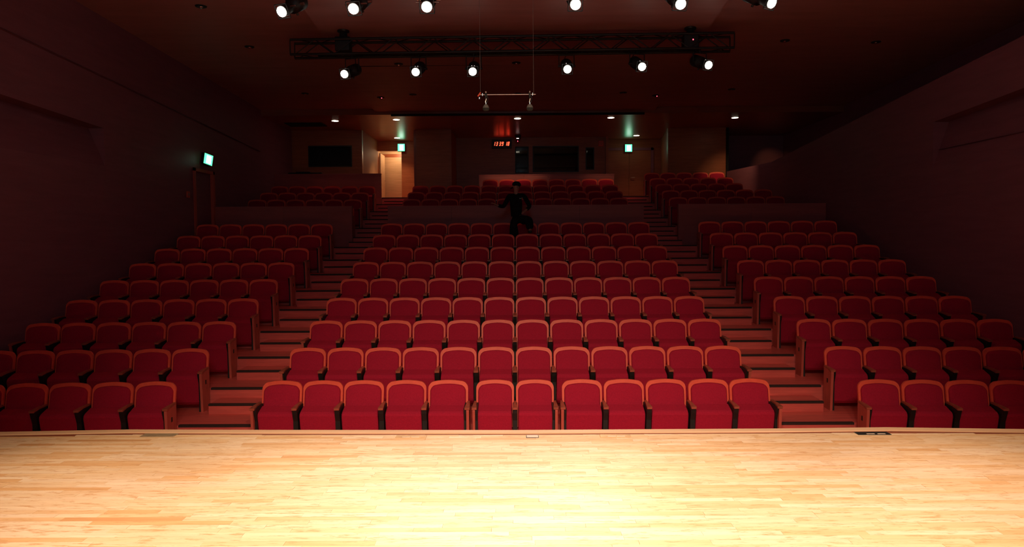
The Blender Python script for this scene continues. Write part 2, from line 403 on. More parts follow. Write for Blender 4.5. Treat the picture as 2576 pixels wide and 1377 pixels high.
mb = MB().box(-3.50, -2.25, 25.2, 27.5, LZ-.1, 6.62); mb.box(3.46, 3.56, 27.2, 28.2, LZ-.1, 6.62)
struct(mb.build('wall_back_pier', M['back_wood']), 'plain veneered pier beside the open doorway')
struct(MB().box(-3.60, -3.50, 25.35, 28.2, LZ-.1, 6.62).build('trim_3', M['soffit']), 'bright edge strip of the pier beside the doorway')
mb = MB(); mb.box(5.40, 7.46, 25.2, 25.4, LZ-.1, 6.62)
mb.add([(5.40, 25.2, LZ), (5.72, 28, LZ), (5.72, 28, 6.62), (5.40, 25.2, 6.62)], [(0, 1, 2, 3)])
struct(mb.build('wall_back_right', M['back_wood']), 'plain veneered rear wall, right')
mb = MB(); mb.box(-5.56, -5.41, 25.36, 28.0, LZ-.1, 6.62)
struct(mb.build('wall_lobby_left', M['lobby_wood']), 'lit side wall of the left doorway')
struct(MB().box(7.44, 7.54, 25.2, 27.3, 3.5, 6.62).build('wall_gallery_end', M['black_matte']), 'dark end of the gallery recess')
# left lobby back wall with the open doorway
holed_wall('wall_lobby_back', 'back_wood', -5.6, -3.4, 28.0, LZ-.1, 6.62, [(-5.41, -4.47, LZ, 6.235)], 'rear lobby wall with the open doorway')
mb = MB()  # vestibule beyond
mb.quad((-5.55, 28.15, LZ), (-5.55, 29.4, LZ), (-5.55, 29.4, 6.5), (-5.55, 28.15, 6.5))
mb.quad((-3.6, 28.15, LZ), (-3.6, 29.4, LZ), (-3.6, 29.4, 6.5), (-3.6, 28.15, 6.5))
mb.quad((-5.6, 28.15, 6.42), (-3.6, 28.15, 6.42), (-3.6, 29.4, 6.42), (-5.6, 29.4, 6.42))
mb.quad((-5.6, 29.4, LZ), (-3.6, 29.4, LZ), (-3.6, 29.4, 6.5), (-5.6, 29.4, 6.5))
struct(mb.build('wall_vestibule', M['door_wood']), 'brightly lit vestibule walls behind the open doorway')
d1 = struct(empty('door_1', (-5.38, 28.15, LZ+.01)), 'open door leaf at the left rear doorway')
MB().box(-.0, .05, .02, .95, 0, 2.02).build('door_leaf', M['door_wood'], d1, .003, 1)
h = MB(); h.cyl((.05, .80, 1.0), (.11, .80, 1.0), .012).cyl((.11, .80, 1.0), (.11, .68, 1.0), .01); h.build('door_handle', M['chrome'], d1)
d2 = struct(empty('door_2', (-4.93, 29.34, LZ)), 'pale closed door at the back of the lit vestibule')
MB().box(-.52, .52, 0, .04, 0, 2.0).build('door_leaf', M['door_wood'], d2, .003, 1)
MB().box(-.62, .62, -.01, .03, 2.0, 2.13).box(-.62, -.52, -.01, .03, 0, 2.0).box(.52, .62, -.01, .03, 0, 2.0).build('door_frame', M['back_wood'], d2)
lamp('vestibule_lamp', 'POINT', (-4.75, 28.75, 6.28), 22, (1, .74, .46), shadow_soft_size=.08)
# right lobby back wall and closed double door
struct(MB().box(3.46, 5.9, 28.0, 28.15, LZ-.1, 6.62).build('wall_lobby_right', M['back_wood']), 'rear lobby wall behind the closed doors')
d3 = struct(empty('door_3', (4.46, 27.97, LZ)), 'closed double door under the right exit sign')
for a, b in ((-.86, -.006), (.006, .86)): MB().box(a, b, 0, .05, 0, 2.05).build('door_leaf', M['back_wood'], d3, .003, 1)
MB().box(-.96, -.86, -.03, .03, 0, 2.15).box(.86, .96, -.03, .03, 0, 2.15).box(-.96, .96, -.03, .03, 2.05, 2.15).build('door_frame', M['wall_wood'], d3)
h = MB(); h.cyl((.08, 0, .98), (.08, -.06, .98), .012).cyl((.08, -.06, .98), (.22, -.06, .98), .012); h.build('door_handle', M['steel'], d3)
# side door in the left wall
d4 = struct(empty('door_4', (XL, 18.025, 2.552)), 'dark side door recessed in the left wall')
MB().box(-.10, -.05, -.50, .50, 0, 1.90).build('door_leaf', M['wall_wood'], d4)
MB().box(-.12, .03, .50, .60, 0, 1.98).box(-.12, .03, -.60, -.50, 0, 1.98).box(-.12, .03, -.60, .60, 1.90, 1.98).build('door_frame', M['panel_wood'], d4)
# parapets
def parapet(x0, x1, y, z0, z1, name, label, th=.12):
    e = struct(empty(name, ((x0+x1)/2, y, z0)), label); w = (x1-x0)/2
    n = max(1, round(2*w/1.85))
    for i in range(n):
        a = -w+2*w*i/n; b = -w+2*w*(i+1)/n
        MB().box(a+.002, b-.002, 0, th, 0, z1-z0-.03).build('panel', M['parapet_wood'], e)
    MB().box(-w-.005, w+.005, -.008, th+.008, z1-z0-.03, z1-z0).build('cap_rail', M['parapet_wood'], e)
parapet(-3.34, 3.37, 18.6, 2.552, 3.615, 'wall_centre_parapet', 'low wood parapet across the centre behind the standing person')
parapet(XL, -4.28, 18.6, 2.552, 3.62, 'wall_left_parapet', 'low wood parapet left of the aisle')
parapet(4.27, XR, 18.6, 2.552, 3.62, 'wall_right_parapet', 'low wood parapet right of the aisle')
parapet(XL, -4.40, 23.3, 3.60, 4.91, 'wall_upper_parapet', 'upper wood parapet behind the rear seats, left')
parapet(-1.24, 3.39, 24.4, LZ, 4.947, 'wall_booth_parapet', 'low wood parapet under the control booth windows')

# ------------------------------------------------------------------ seats
def lean(z): return -(SEAT_H-z)*tan(R(11))
def shield(w, zb, zt, arch, rad, n=6):
    """outline of an arched back, counter-clockwise in x,z"""
    pts = [(-w, zb), (w, zb)]
    zc = zt-arch
    def top(x): return zt-arch*(x/w)**2
    for i in range(n+1):
        a = i/n*pi/2; pts.append((w-rad+rad*cos(a), zc-rad+rad*sin(a)+ (top(w-rad+rad*cos(a))-zc)*sin(a)))
    for i in range(1, 8):
        x = (w-rad)*(1-2*i/8); pts.append((x, top(x)))
    for i in range(n+1):
        a = pi/2+i/n*pi/2; pts.append((-w+rad+rad*cos(a), zc-rad+rad*sin(a)+(top(-w+rad+rad*cos(a))-zc)*sin(a)))
    return pts
def slab(pts, yf, yb, round_=0):
    """extrude outline between front offset yf and back offset yb along a leaning plane"""
    mb = MB(); n = len(pts)
    cx = sum(p[0] for p in pts)/n; cz = sum(p[1] for p in pts)/n
    layers = [(yb, 1)]
    if round_:
        layers += [(yf+.02, 1), (yf+.006, .975), (yf, .93)]
    else: layers += [(yf, 1)]
    vs = []
    for yo, s in layers:
        for x, z in pts:
            X = cx+(x-cx)*s; Z = cz+(z-cz)*s; vs.append((X, lean(Z)+yo, Z))
    fs = []
    for k in range(len(layers)-1):
        for i in range(n): fs.append((k*n+i, k*n+(i+1) % n, (k+1)*n+(i+1) % n, (k+1)*n+i))
    mb.add(vs, fs, bool(round_))
    if round_:  # dished crown towards the middle
        m = (len(layers)-1)*n; c = len(vs)
        mid = [(cx+(x-cx)*.5, lean(cz+(z-cz)*.5)+yf-.012, cz+(z-cz)*.5) for x, z in pts]
        base_ = [mb.v[m+i] for i in range(n)]
        mb.add(base_+mid+[(cx, lean(cz)+yf-.014, cz)], [(i, (i+1) % n, n+(i+1) % n, n+i) for i in range(n)]+[(n+i, n+(i+1) % n, 2*n) for i in range(n)], True)
    else: mb.add(vs, [tuple(range((len(layers)-1)*n, len(layers)*n))])
    mb.add(vs, [tuple(range(n))[::-1]])
    return mb
me_frame = slab(shield(.262, .26, SEAT_H, .034, .070), -.012, .018).mesh('back_frame', M['seat_wood'])
me_back = slab(shield(.234, .28, SEAT_H-.045, .034, .062), -.052, -.012, 1).mesh('backrest', M['fabric'])
def seat_cushion_mesh():
    prof = [(-.225, .082), (-.258, .12), (-.300, .30), (-.330, .46), (-.324, .492), (-.300, .512), (-.16, .558), (-.135, .55), (-.145, .36), (-.160, .11), (-.19, .078)]
    n = len(prof); xs = [(-.232, .93), (-.222, 1), (.222, 1), (.232, .93)]; cy = -.22; cz = .33; vs = []
    for x, s in xs: vs += [(x, cy+(y-cy)*s, cz+(z-cz)*s) for y, z in prof]
    fs = [(k*n+i, k*n+(i+1) % n, (k+1)*n+(i+1) % n, (k+1)*n+i) for k in range(3) for i in range(n)]
    mb = MB().add(vs, fs, False); mb.add(vs, [tuple(range(n))[::-1], tuple(range(3*n, 4*n))]); return mb.mesh('seat_cushion', M['fabric'])
me_seat = seat_cushion_mesh()
def arm_mesh(x):
    # cap: narrow at the back, broad at the front, sloping slightly down
    vs = []
    for y, w, z in ((-.09, .016, .600), (-.26, .022, .596), (-.390, .034, .582), (-.402, .031, .576)):
        vs += [(x-w, y, z-.022), (x+w, y, z-.022), (x+w, y, z), (x-w, y, z)]
    fs = [(4*i+j, 4*i+(j+1) % 4, 4*i+4+(j+1) % 4, 4*i+4+j) for i in range(3) for j in range(4)]+[(3, 2, 1, 0), (12, 13, 14, 15)]
    return MB().add(vs, fs).mesh('armrest', M['arm_wood'])
def ped_mesh(x, w=.030):
    prof = [(-.10, .0), (-.34, .0), (-.33, .10), (-.335, .40), (-.370, .50), (-.385, .562), (-.10, .580)]
    n = len(prof); vs = [(x+s*w, y, z) for s in (-1, 1) for y, z in prof]
    return MB().add(vs, [tuple(range(n)), tuple(range(n, 2*n))[::-1]]+[(i, (i+1) % n, n+(i+1) % n, n+i) for i in range(n)]).mesh('pedestal', M['black'])
def endpanel_mesh(x):
    prof = [(-.12, 0), (-.36, 0), (-.395, .53), (-.392, .560), (-.11, .578)]
    n = len(prof); vs = [(x+s*.017, y, z) for s in (-1, 1) for y, z in prof]
    return MB().add(vs, [tuple(range(n)), tuple(range(n, 2*n))[::-1]]+[(i, (i+1) % n, n+(i+1) % n, n+i) for i in range(n)]).mesh('end_panel', M['panel_wood'])
def plate_mesh(x): return MB().box(x-.003, x+.003, -.27, -.235, .38, .44).mesh('number_plate', M['black'])
AX = {-1: -.277, 1: .277}
me_arm = {s: arm_mesh(AX[s]) for s in AX}; me_ped = {s: ped_mesh(AX[s]) for s in AX}
me_ped_thin = {s: ped_mesh(s*.243, .016) for s in AX}; me_end = {s: endpanel_mesh(s*.278) for s in AX}; me_plate = {s: plate_mesh(s*.296) for s in AX}
me_arm_end = {s: arm_mesh(s*.272) for s in AX}
def part(name, me, parent):
    o = bpy.data.objects.new(name, me); COL.objects.link(o); o.parent = parent; return o
def seat_proto(lend, rend):
    t = empty('theatre_seat')
    f = part('back_frame', me_frame, t); part('backrest', me_back, t); part('seat_cushion', me_seat, t)
    for s, e in ((-1, lend), (1, rend)):
        if e:
            part('armrest', me_arm_end[s], t); part('pedestal', me_ped_thin[s], t)
            p = part('end_panel', me_end[s], t); part('number_plate', me_plate[s], p)
        elif s == -1: part('armrest', me_arm[s], t); part('pedestal', me_ped[s], t)
    return t
protos = {}
ORD = 'first second third fourth fifth sixth seventh eighth ninth tenth eleventh twelfth'.split()
def place_seat(x, y, z, rz, kind, label, group, sx=1):
    if kind not in protos: protos[kind] = t = seat_proto(*kind)
    else: t = copy_tree(protos[kind])
    t.location = (x, y, z); t.rotation_euler = (0, 0, rz); t.scale = (sx, 1, 1)
    tag(t, label, 'seat', group)
ROWN = {1: 'front row', **{k: ORD[k-1]+' row' for k in range(2, 10)}, 11: 'first rear row', 12: 'second rear row', 13: 'third rear row', 14: 'fourth rear row', 15: 'fifth rear row', 16: 'last rear row'}
X1 = [-3.07, -2.53, -1.99, -1.43, -.88, -.262, .262, .88, 1.43, 1.98, 2.54, 3.08]
for k in list(range(1, 10))+list(range(11, 17)):
    yk, zk = row_d(k), row_z(k)
    # centre block
    js = range(12) if k in (1, 2, 3, 4, 5, 6, 7, 8, 9, 12, 13, 14) else (range(4, 12) if k == 15 else ())
    for i, j in enumerate(js):
        x = X1[j] if k == 1 else (j-5.5)*.55
        if k == 1: kind = (j in (0, 5, 7), j in (4, 6, 11))
        else: kind = (i == 0, j == 11)
        place_seat(x, yk, zk, 0, kind, 'red folding seat, %s from the left in the centre block, %s' % (ORD[i], ROWN[k]), 'seats of the centre block', .945 if (k == 1 and j in (5, 6)) else 1)
    # left block
    if k < 15:
        for i in range(6):
            a = (i+.5)*.55; th = R(2.8)
            place_seat(-4.466-a*cos(th), yk-.004-a*sin(th), zk, th, (i == 5, i == 0), 'red folding seat, %s from the aisle in the left block, %s' % (ORD[i], ROWN[k]), 'seats of the left block')
    if k != 11:
        n = 6 if k < 14 else 5
        for i in range(n):
            a = (i+.5)*.55; th = R(3.45)
            place_seat(4.452+a*cos(th), yk-.08-a*sin(th), zk, -th, (i == 0, i == n-1), 'red folding seat, %s from the aisle in the right block, %s' % (ORD[i], ROWN[k]), 'seats of the right block')

# ------------------------------------------------------------------ truss, hoists and spotlights
TY = 14.4
def truss():
    t = tag(empty('lighting_truss', (0, TY, 6.44)), 'long black box truss hung over the seats', 'truss')
    x0, x1 = -4.45, 4.37; zt, zb = .29, 0; rake = .010
    def zz(x): return (x-x0)*.0078-.02
    for y in (-.145, .145):
        for z in (zt, zb):
            MB().cyl((x0, y, z+zz(x0)), (x1, y, z+zz(x1)), .026, n=8).build('chord', M['black'], t)
    n = 22; L_ = (x1-x0-.2)/n
    for i in range(n):
        a = x0+.1+i*L_; b = a+L_
        for y in (-.145, .145):
            za, zb_ = (zt, 0) if i % 2 else (0, zt)
            MB().cyl((a, y, za+zz(a)), (b, y, zb_+zz(b)), .011, n=6).build('brace', M['black'], t)
    bt = MB()
    for i in range(n):
        a = x0+.1+i*L_; b = a+L_; s = .145*(1 if i % 2 else -1)
        for z in (0, zt): bt.cyl((a, s, z+zz(a)), (b, -s, z+zz(b)), .009, n=5)
    bt.build('lacing', M['black'], t)['kind'] = 'stuff'
    for x in (x0, x1):
        e = MB()
        for y in (-.145, .145): e.cyl((x, y, zz(x)), (x, y, zt+zz(x)), .012, n=6)
        e.build('end_frame', M['black'], t)
    c = MB()
    for y in (-.05, .06): c.tube([(x0+.5+i*.4, y+.02*sin(i*2.1), .02+zz(x0+i*.4)-.02*abs(sin(i*1.7))) for i in range(20)], .014, 5)
    c.build('power_cable', M['black_matte'], t)
truss()
def hoist(x, label, led):
    t = tag(empty('chain_hoist', (x, TY, 6.45)), label, 'hoist', 'hoists that carry the truss')
    MB().box(-.15, .15, -.12, .12, .05, .33).build('motor', M['black'], t, .02)
    MB().cyl((0, 0, .33), (0, 0, .66), .012, n=6).build('chain', M['black'], t)
    mb = MB().lathe((0, 0, .33), (0, 0, 1), [(0, .085), (.08, .075), (.22, .045), (.30, .03)], 10); mb.build('chain_bag', M['black_matte'], t)
    mb = MB().lathe((0, 0, ceil_z(TY)-.10-6.45), (0, 0, -1), [(0, .12), (.03, .12), (.045, .08), (.06, .03)], 14); mb.build('ceiling_anchor', M['black'], t)
    if led: MB().box(.02, .04, -.125, -.12, .20, .22).build('pilot_light', M['led_red'], t)
hoist(-3.42, 'black chain hoist at the left end of the truss', False)
hoist(3.53, 'black chain hoist with a red pilot light on the truss', True)
# slim bar behind the spotlights, fixed to the ceiling
t = tag(empty('lighting_bar', (0, 17.0, 6.87)), 'thin black bar behind the lower row of spotlights', 'bar')
MB().cyl((-3.71, 0, -.01), (3.74, 0, .01), .024, n=8).build('pipe', M['black'], t)
for x in (-3.2, -1.1, 1.1, 3.2): MB().cyl((x, 0, 0), (x, 0, ceil_z(17)-.10-6.87), .012, n=6).build('hanger', M['black'], t)

def spotlight(x, y, z, aim, label, group, hang_z, leds=0, yoke_out=False):
    """x,y,z is the lens centre; the body runs back from it"""
    t = tag(empty('stage_spotlight', (x, y, z)), label, 'spotlight', group)
    d = (Vector(aim)-Vector((x, y, z))).normalized()   # light direction
    o = Vector((0, 0, 0)); rr = .075
    back = -d
    side = d.cross(Vector((0, 0, 1))).normalized(); upv = side.cross(d)
    # body
    MB().lathe(o+d*.004, back, [(0, .086), (.10, .088), (.11, .075), (.26, .075), (.27, .115), (.52, .120), (.56, .09)], 16).build('body', M['black'], t)
    MB().lathe(o+d*.020, back, [(0, .0735), (.014, .0735)], 20).build('lens', M['lens'], t)
    # barn frame / colour holder
    cf = MB()
    for s in (-1, 1):
        p = side*s*.105
        cf.cyl(p+upv*.10+back*.01, p-upv*.10+back*.01, .007, n=5)
        cf.cyl(side*.105+upv*s*.10+back*.01, -side*.105+upv*s*.10+back*.01, .007, n=5)
    cf.build('gel_frame', M['black_matte'], t)
    # yoke
    c = back*.33; yk = MB()
    top = Vector((c.x, c.y, hang_z-.10-z))
    for s in (-1, 1):
        pa = c+side*s*.15; pb = Vector((top.x, top.y, top.z))+side*s*.15
        yk.cyl(pa, pb, .010, n=6)
    yk.cyl(top+side*.15, top-side*.15, .010, n=6)
    yk.cyl(top, top+Vector((0, 0, .12)), .018, n=8)
    yk.build('yoke', M['black'], t)
    kb = MB()
    for s in (-1, 1): kb.cyl(c+side*s*.11, c+side*s*.175, .022, n=8)
    kb.build('tilt_knob', M['steel'] if yoke_out else M['black'], t)
    if yoke_out:
        for s in (-1, 1): MB().cyl(back*.12+side*s*.08+upv*.03, back*.12+side*s*.17+upv*.03, .012, n=8).build('shutter_lever', M['steel'], t)
    MB().cyl(c-upv*.11, c-upv*.15, .018, n=8).build('lens_knob', M['black'], t)
    MB().tube([c+back*.2+upv*.02, c+back*.26+upv*.10+side*.03, c+back*.2+upv*.22-side*.02, Vector((c.x, c.y, hang_z-z-.02))], .008, 5).build('power_cord', M['black_matte'], t)
    for i in range(leds):
        MB().cyl(back*.11+upv*.083+side*(.02-.05*i), back*.105+upv*.092+side*(.02-.05*i), .008, n=6).build('status_light', M['led_glint_white'], t)
    lamp('spot_beam', 'SPOT', Vector((x, y, z))+d*.06, SPOT_W, WARM, aim=aim, spot_size=R(24), spot_blend=.9, shadow_soft_size=.07)
LOW = [(-3.33, 5.984, -6.6, 1), (-1.93, 6.014, -2.6, 2), (-.81, 6.013, -.9, 2), (1.05, 6.047, .9, 1), (2.51, 6.084, 4.2, 1), (3.81, 6.106, 7.6, 1)]
LOWN = ['leftmost of the lit spotlights under the truss', 'second lit spotlight from the left under the truss', 'third lit spotlight from the left under the truss', 'fourth lit spotlight from the left under the truss', 'fifth lit spotlight from the left under the truss', 'rightmost of the lit spotlights under the truss']
for (x, z, ax, ld), lb in zip(LOW, LOWN):
    spotlight(x, TY-.33, z, (ax, 2.6, STAGE_Z), lb, 'spotlights under the truss', 6.45+.0078*(x+4.45), leds=ld)
UP = [(-3.38, 6.061, -6.3), (-2.33, 6.093, -3.6), (-1.26, 6.113, -1.2), (.91, 6.13, 1.1), (2.44, 6.124, 3.4), (3.76, 6.131, 8.0)]
UPN = [l.replace('under the truss', 'nearest the stage') for l in LOWN]
for (x, z, ax), lb in zip(UP, UPN):
    spotlight(x, 10.5, z, (ax, 3.2, STAGE_Z), lb, 'spotlights nearest the stage', 6.75, yoke_out=True)
t = tag(empty('lighting_bar', (0, 10.85, 6.75)), 'black bar above the frame that carries the nearer spotlights', 'bar')
MB().cyl((-4.6, 0, 0), (4.6, 0, 0), .025, n=8).build('pipe', M['black'], t)
for x in (-4, -1.4, 1.4, 4): MB().cyl((x, 0, 0), (x, 0, ceil_z(10.85)-.10-6.75), .012, n=6).build('hanger', M['black'], t)

# ------------------------------------------------------------------ hanging stereo microphones
t = tag(empty('microphone_bar', (0, 7.0, 4.124)), 'thin metal bar hung on two wires over the stage edge', 'bar')
MB().cyl((-.325, 0, 0), (.225, 0, 0), .0045, n=8).build('rod', M['steel'], t)
for x in (-.315, .205): MB().cyl((x, 0, 0), (x-.008, 0, ceil_z(7)-.10-4.124), .0016, n=5).build('wire', M['wire'], t)
MB().cyl((-.34, -.01, -.018), (-.315, 0, .02), .008, n=6).build('red_clip', M['red_plastic'], t)
MB().cyl((-.325, -.012, -.045), (-.325, -.012, -.028), .012, n=8).build('end_weight', M['chrome'], t)
for dx in (-.295, .195): MB().cyl((dx, 0, -.012), (dx, 0, .014), .006, n=8).build('thumb_screw', M['chrome'], t)
for x, lb in ((-.262, 'grey foam microphone at the left end of the hanging bar'), (.168, 'grey foam microphone at the right end of the hanging bar')):
    t = tag(empty('microphone', (x, 7.0, 4.124)), lb, 'microphone', 'microphones on the hanging bar')
    MB().lathe((0, 0, .018), (0, 0, -1), [(0, .008), (.006, .012), (.035, .012), (.05, .007), (.06, .007)], 10).build('clamp', M['black'], t)
    MB().lathe((0, 0, .034), (0, 0, -1), [(0, .006), (.004, .009), (.012, .009), (.016, .006)], 10).build('clamp_knob', M['chrome'], t)
    MB().cyl((.004, 0, -.04), (-.006, -.004, -.078), .006, n=8).build('swivel', M['chrome'], t)
    MB().cyl((0, 0, -.076), (0, 0, -.098), .009, n=10).build('stem', M['chrome'], t)
    MB().lathe((0, 0, -.094), (0, 0, -1), [(0, .008), (.006, .018), (.02, .027), (.036, .0315)], 16).build('foam_cover', M['foam'], t)
    MB().lathe((0, 0, -.130), (0, 0, -1), [(0, .0315), (.016, .031), (.026, .024), (.030, .012)], 16).build('foam_end', M['foam_dark'], t)
    MB().tube([(.01, .01, .0), (.02, .012, -.03), (.012, .01, -.08)], .003, 5).build('cable', M['black'], t)

# ------------------------------------------------------------------ clock
SEG = {'0': 'abcdef', '1': 'bc', '3': 'abcdg', '8': 'abcdefg', '9': 'abcdfg'}
t = tag(empty('digital_clock', (-.51, 27.22, 6.205)), 'black digital clock with red figures on the rear wall', 'clock')
MB().box(-.38, .38, -.03, .08, 0, .33).build('case', M['black'], t, .008)
def digit(ch, x, w=.062, h=.145, th=.020, z=.095):
    sh = .20; mb = MB()
    def bar(xa, za, xb, zb):
        pts = []
        for px, pz in ((xa, za), (xb, za), (xb, zb), (xa, zb)): pts.append((x+px+sh*pz, pz+z))
        vs = [(px, -.036, pz) for px, pz in pts]+[(px, -.030, pz) for px, pz in pts]
        mb.add(vs, [(0, 1, 2, 3), (7, 6, 5, 4), (0, 4, 5, 1), (1, 5, 6, 2), (2, 6, 7, 3), (3, 7, 4, 0)])
    g = .004; H = h/2
    m = {'a': (g, h-th, w-g, h), 'g': (g, H-th/2, w-g, H+th/2), 'd': (g, 0, w-g, th), 'b': (w-th, H+g, w, h-g), 'c': (w-th, g, w, H-g), 'f': (0, H+g, th, h-g), 'e': (0, g, th, H-g)}
    for s in SEG[ch]: bar(*m[s])
    mb.build('digit', M['digit'], t)
for ch, x in zip('133918', (-.325, -.225, -.105, -.010, .125, .215)): digit(ch, x)

# ------------------------------------------------------------------ exit signs
def exit_sign(loc, rot, w, h, label, hang=0):
    t = tag(empty('exit_sign', loc), label, 'sign', 'lit green exit signs'); t.rotation_euler = rot
    MB().box(-w/2-.012, w/2+.012, 0, .14, -h/2-.012, h/2+.012).build('case', M['black'], t, .006)
    MB().box(-w/2, w/2, -.010, -.001, -h/2, h/2).build('green_face', M['exit_green'], t)
    MB().box(-w*.24, w*.30, -.013, -.010, -h*.40, h*.36).build('white_field', M['exit_white'], t)
    return t
exit_sign((-4.45, 27.86, 6.345), (0, 0, 0), .27, .28, 'green exit sign over the open lit doorway')
exit_sign((4.43, 27.86, 6.265), (0, 0, 0), .27, .28, 'green exit sign over the closed double door')
e_ = exit_sign((XL+.13, 18.02, 4.79), (0, R(11), R(68)), .27, .26, 'tilted exit sign over the side door in the left wall')
MB().box(-.10, .06, .05, .17, -.03, .03).build('bracket', M['black'], e_)
for x, z in ((-4.45, 6.345), (4.43, 6.265)): lamp('exit_glow', 'POINT', (x, 27.75, z), .5, (.3, 1, .45), shadow_soft_size=.1)

# ------------------------------------------------------------------ ceiling fittings
def downlight(x, y, z, label, power, aim=None, size=.105, ang=100):
    t = tag(empty('recessed_downlight', (x, y, z)), label, 'downlight', 'lit downlights in the rear ceiling')
    MB().lathe((0, 0, -.006), (0, 0, 1), [(0, size+.015), (.006, size+.018)], 18).build('trim_ring', M['white_paint'], t)
    MB().lathe((0, 0, -.009), (0, 0, 1), [(0, size), (.003, size)], 18).build('diffuser', M['downlight'], t)
    lamp('downlight_lamp', 'SPOT', (x, y, z-.05), power, (1, .66, .34), aim=aim or (x, y, 0), spot_size=R(ang), spot_blend=.8, shadow_soft_size=.06)
downlight(-5.85, 23.23, 6.62, 'lit downlight over the left rear seats', 34, ang=62)
downlight(-3.83, 23.08, 6.62, 'lit downlight in front of the left doorway', 30, ang=62)
downlight(.09, 23.02, 6.62, 'lit downlight at the middle of the rear ceiling', 75, aim=(-.1, 25.2, 4.1), ang=66)
downlight(3.09, 22.99, 6.62, 'lit downlight right of the hanging microphones', 30, aim=(3.2, 24.2, 4), ang=62)
downlight(7.12, 23.15, 6.62, 'rightmost lit downlight over the right rear seats', 60, aim=(7.6, 24.6, 4.6), ang=70)
downlight(-4.49, 27.15, 6.62, 'lit downlight above the open doorway', 110, ang=100)
downlight(4.58, 26.95, 6.62, 'lit downlight above the closed double door', 26, ang=80)
lamp('gallery_lamp', 'SPOT', (9.35, 25.7, 6.5), 13, (1, .52, .22), aim=(9.75, 27.2, 5.25), spot_size=R(58), spot_blend=1, shadow_soft_size=.05)

def fitting(x, y, label, red=False):
    z = ceil_z(y)-(.10 if abs(x) < 3.45+.055*(y-6) else 0)
    t = tag(empty('ceiling_sensor' if red else 'unlit_downlight', (x, y, z)), label, 'sensor' if red else 'downlight', 'small fittings in the dark ceiling')
    MB().lathe((0, 0, 0), (0, 0, -1), [(0, .105), (.015, .10), (.02, .08)], 16).build('ring', M['black'], t)
    MB().lathe((0, 0, -.018), (0, 0, -1), [(0, .04), (.015, .035), (.025, .018)], 12).build('bulb', M['chrome'] if not red else M['black'], t)
    if red: MB().cyl((.03, -.03, -.02), (.03, -.035, -.03), .012, n=6).build('indicator', M['led_red'], t)
F = [(-5.62, 12.91, 'in the left ceiling nearest the stage'), (-5.76, 15.6, 'left of the truss end'), (-6.04, 20.6, 'above the left rear seats'),
     (-2.71, 16.81, 'just behind the left half of the truss'), (-2.89, 20.36, 'above the second spotlight under the truss'), (.05, 16.78, 'behind the middle of the truss'),
     (.09, 20.35, 'just above the hanging microphone bar'), (5.81, 15.43, 'right of the truss end'), (6.19, 20.45, 'above the right rear seats'), (7.84, 15.6, 'close to the right wall'), (3.08, 20.3, 'right of the fourth lower spotlight')]
for x, y, w in F:
    s = (ceil_z(y)-2.7)/4.25; fitting(x*s, y*s, 'small unlit round downlight '+w)
fitting(-3.78, 20.2, 'ceiling sensor with a red light left of the microphones', True)
fitting(3.98, 20.2, 'ceiling sensor with a red light right of the microphones', True)
t = tag(empty('ceiling_vent', (-7.0, 23.9, 6.62)), 'wide dark air grille in the rear ceiling, left', 'vent')
MB().box(-.62, .62, -.35, .35, -.02, 0).build('frame', M['black_matte'], t)
for i in range(7): MB().box(-.6, .6, -.30+i*.095, -.27+i*.095, -.032, -.02).build('slat', M['black'], t)
# security camera hung in front of the centre rear wall
t = tag(empty('security_camera', (.10, 26.6, 6.62)), 'small black dome camera under the rear ceiling near the clock', 'camera')
MB().lathe((0, 0, 0), (0, 0, -1), [(0, .12), (.07, .12), (.10, .10), (.20, .09), (.25, .04)], 14).build('dome', M['black'], t)
MB().box(-.045, .045, -.105, -.09, -.155, -.135).build('glint_strip', M['led_glint_white'], t)  # white glint on the dome, put in as a glowing strip
MB().box(-.012, .012, -.09, -.07, -.26, -.235).build('indicator', M['led_red'], t)
t = tag(empty('wall_speaker', (3.27, 27.24, 6.27)), 'small pale box speaker on the rear wall beside the lobby', 'speaker')
MB().box(-.09, .09, -.05, .06, 0, .19).build('cabinet', M['seat_wood'], t, .006)
MB().box(-.075, .075, -.056, -.05, .015, .175).build('grille', M['panel_wood'], t)
t = tag(empty('equipment_case', (-6.9, 23.36, 4.91)), 'low dark equipment case on the upper left parapet', 'case')
MB().box(-.55, .55, -.03, .10, 0, .05).build('case_body', M['black_matte'], t, .01)
MB().box(-.3, .15, -.02, .09, .05, .075).build('case_lid', M['black'], t, .005)
t = tag(empty('call_point', (XL+.005, 17.1, 3.83)), 'small red call point on the left wall by the side door', 'call point')
MB().box(0, .03, -.07, .07, -.06, .09).build('housing', M['red_plastic'], t, .005)
MB().box(.03, .034, -.03, .03, -.01, .05).build('button', M['white_paint'], t)

# ------------------------------------------------------------------ the standing person
PY = 16.86; PX = .03; PZ = row_z(9)
def skin_mesh(name, nodes, edges, mat, parent, sub=2, root=0):
    me = bpy.data.meshes.new(name); me.from_pydata([n[:3] for n in nodes], edges, []); me.materials.append(mat)
    o = bpy.data.objects.new(name, me); COL.objects.link(o); o.parent = parent
    m = o.modifiers.new('skin', 'SKIN'); m.use_smooth_shade = True
    for i, n in enumerate(nodes):
        rx, ry = (n[3], n[4]) if len(n) > 4 else (n[3], n[3])
        me.skin_vertices[0].data[i].radius = (rx, ry)
        me.skin_vertices[0].data[i].use_root = (i == root)
    s = o.modifiers.new('sub', 'SUBSURF'); s.levels = sub; s.render_levels = sub
    return o
P = tag(empty('person', (PX, PY, PZ)), 'standing person in black clothes and cap, one foot raised', 'person')
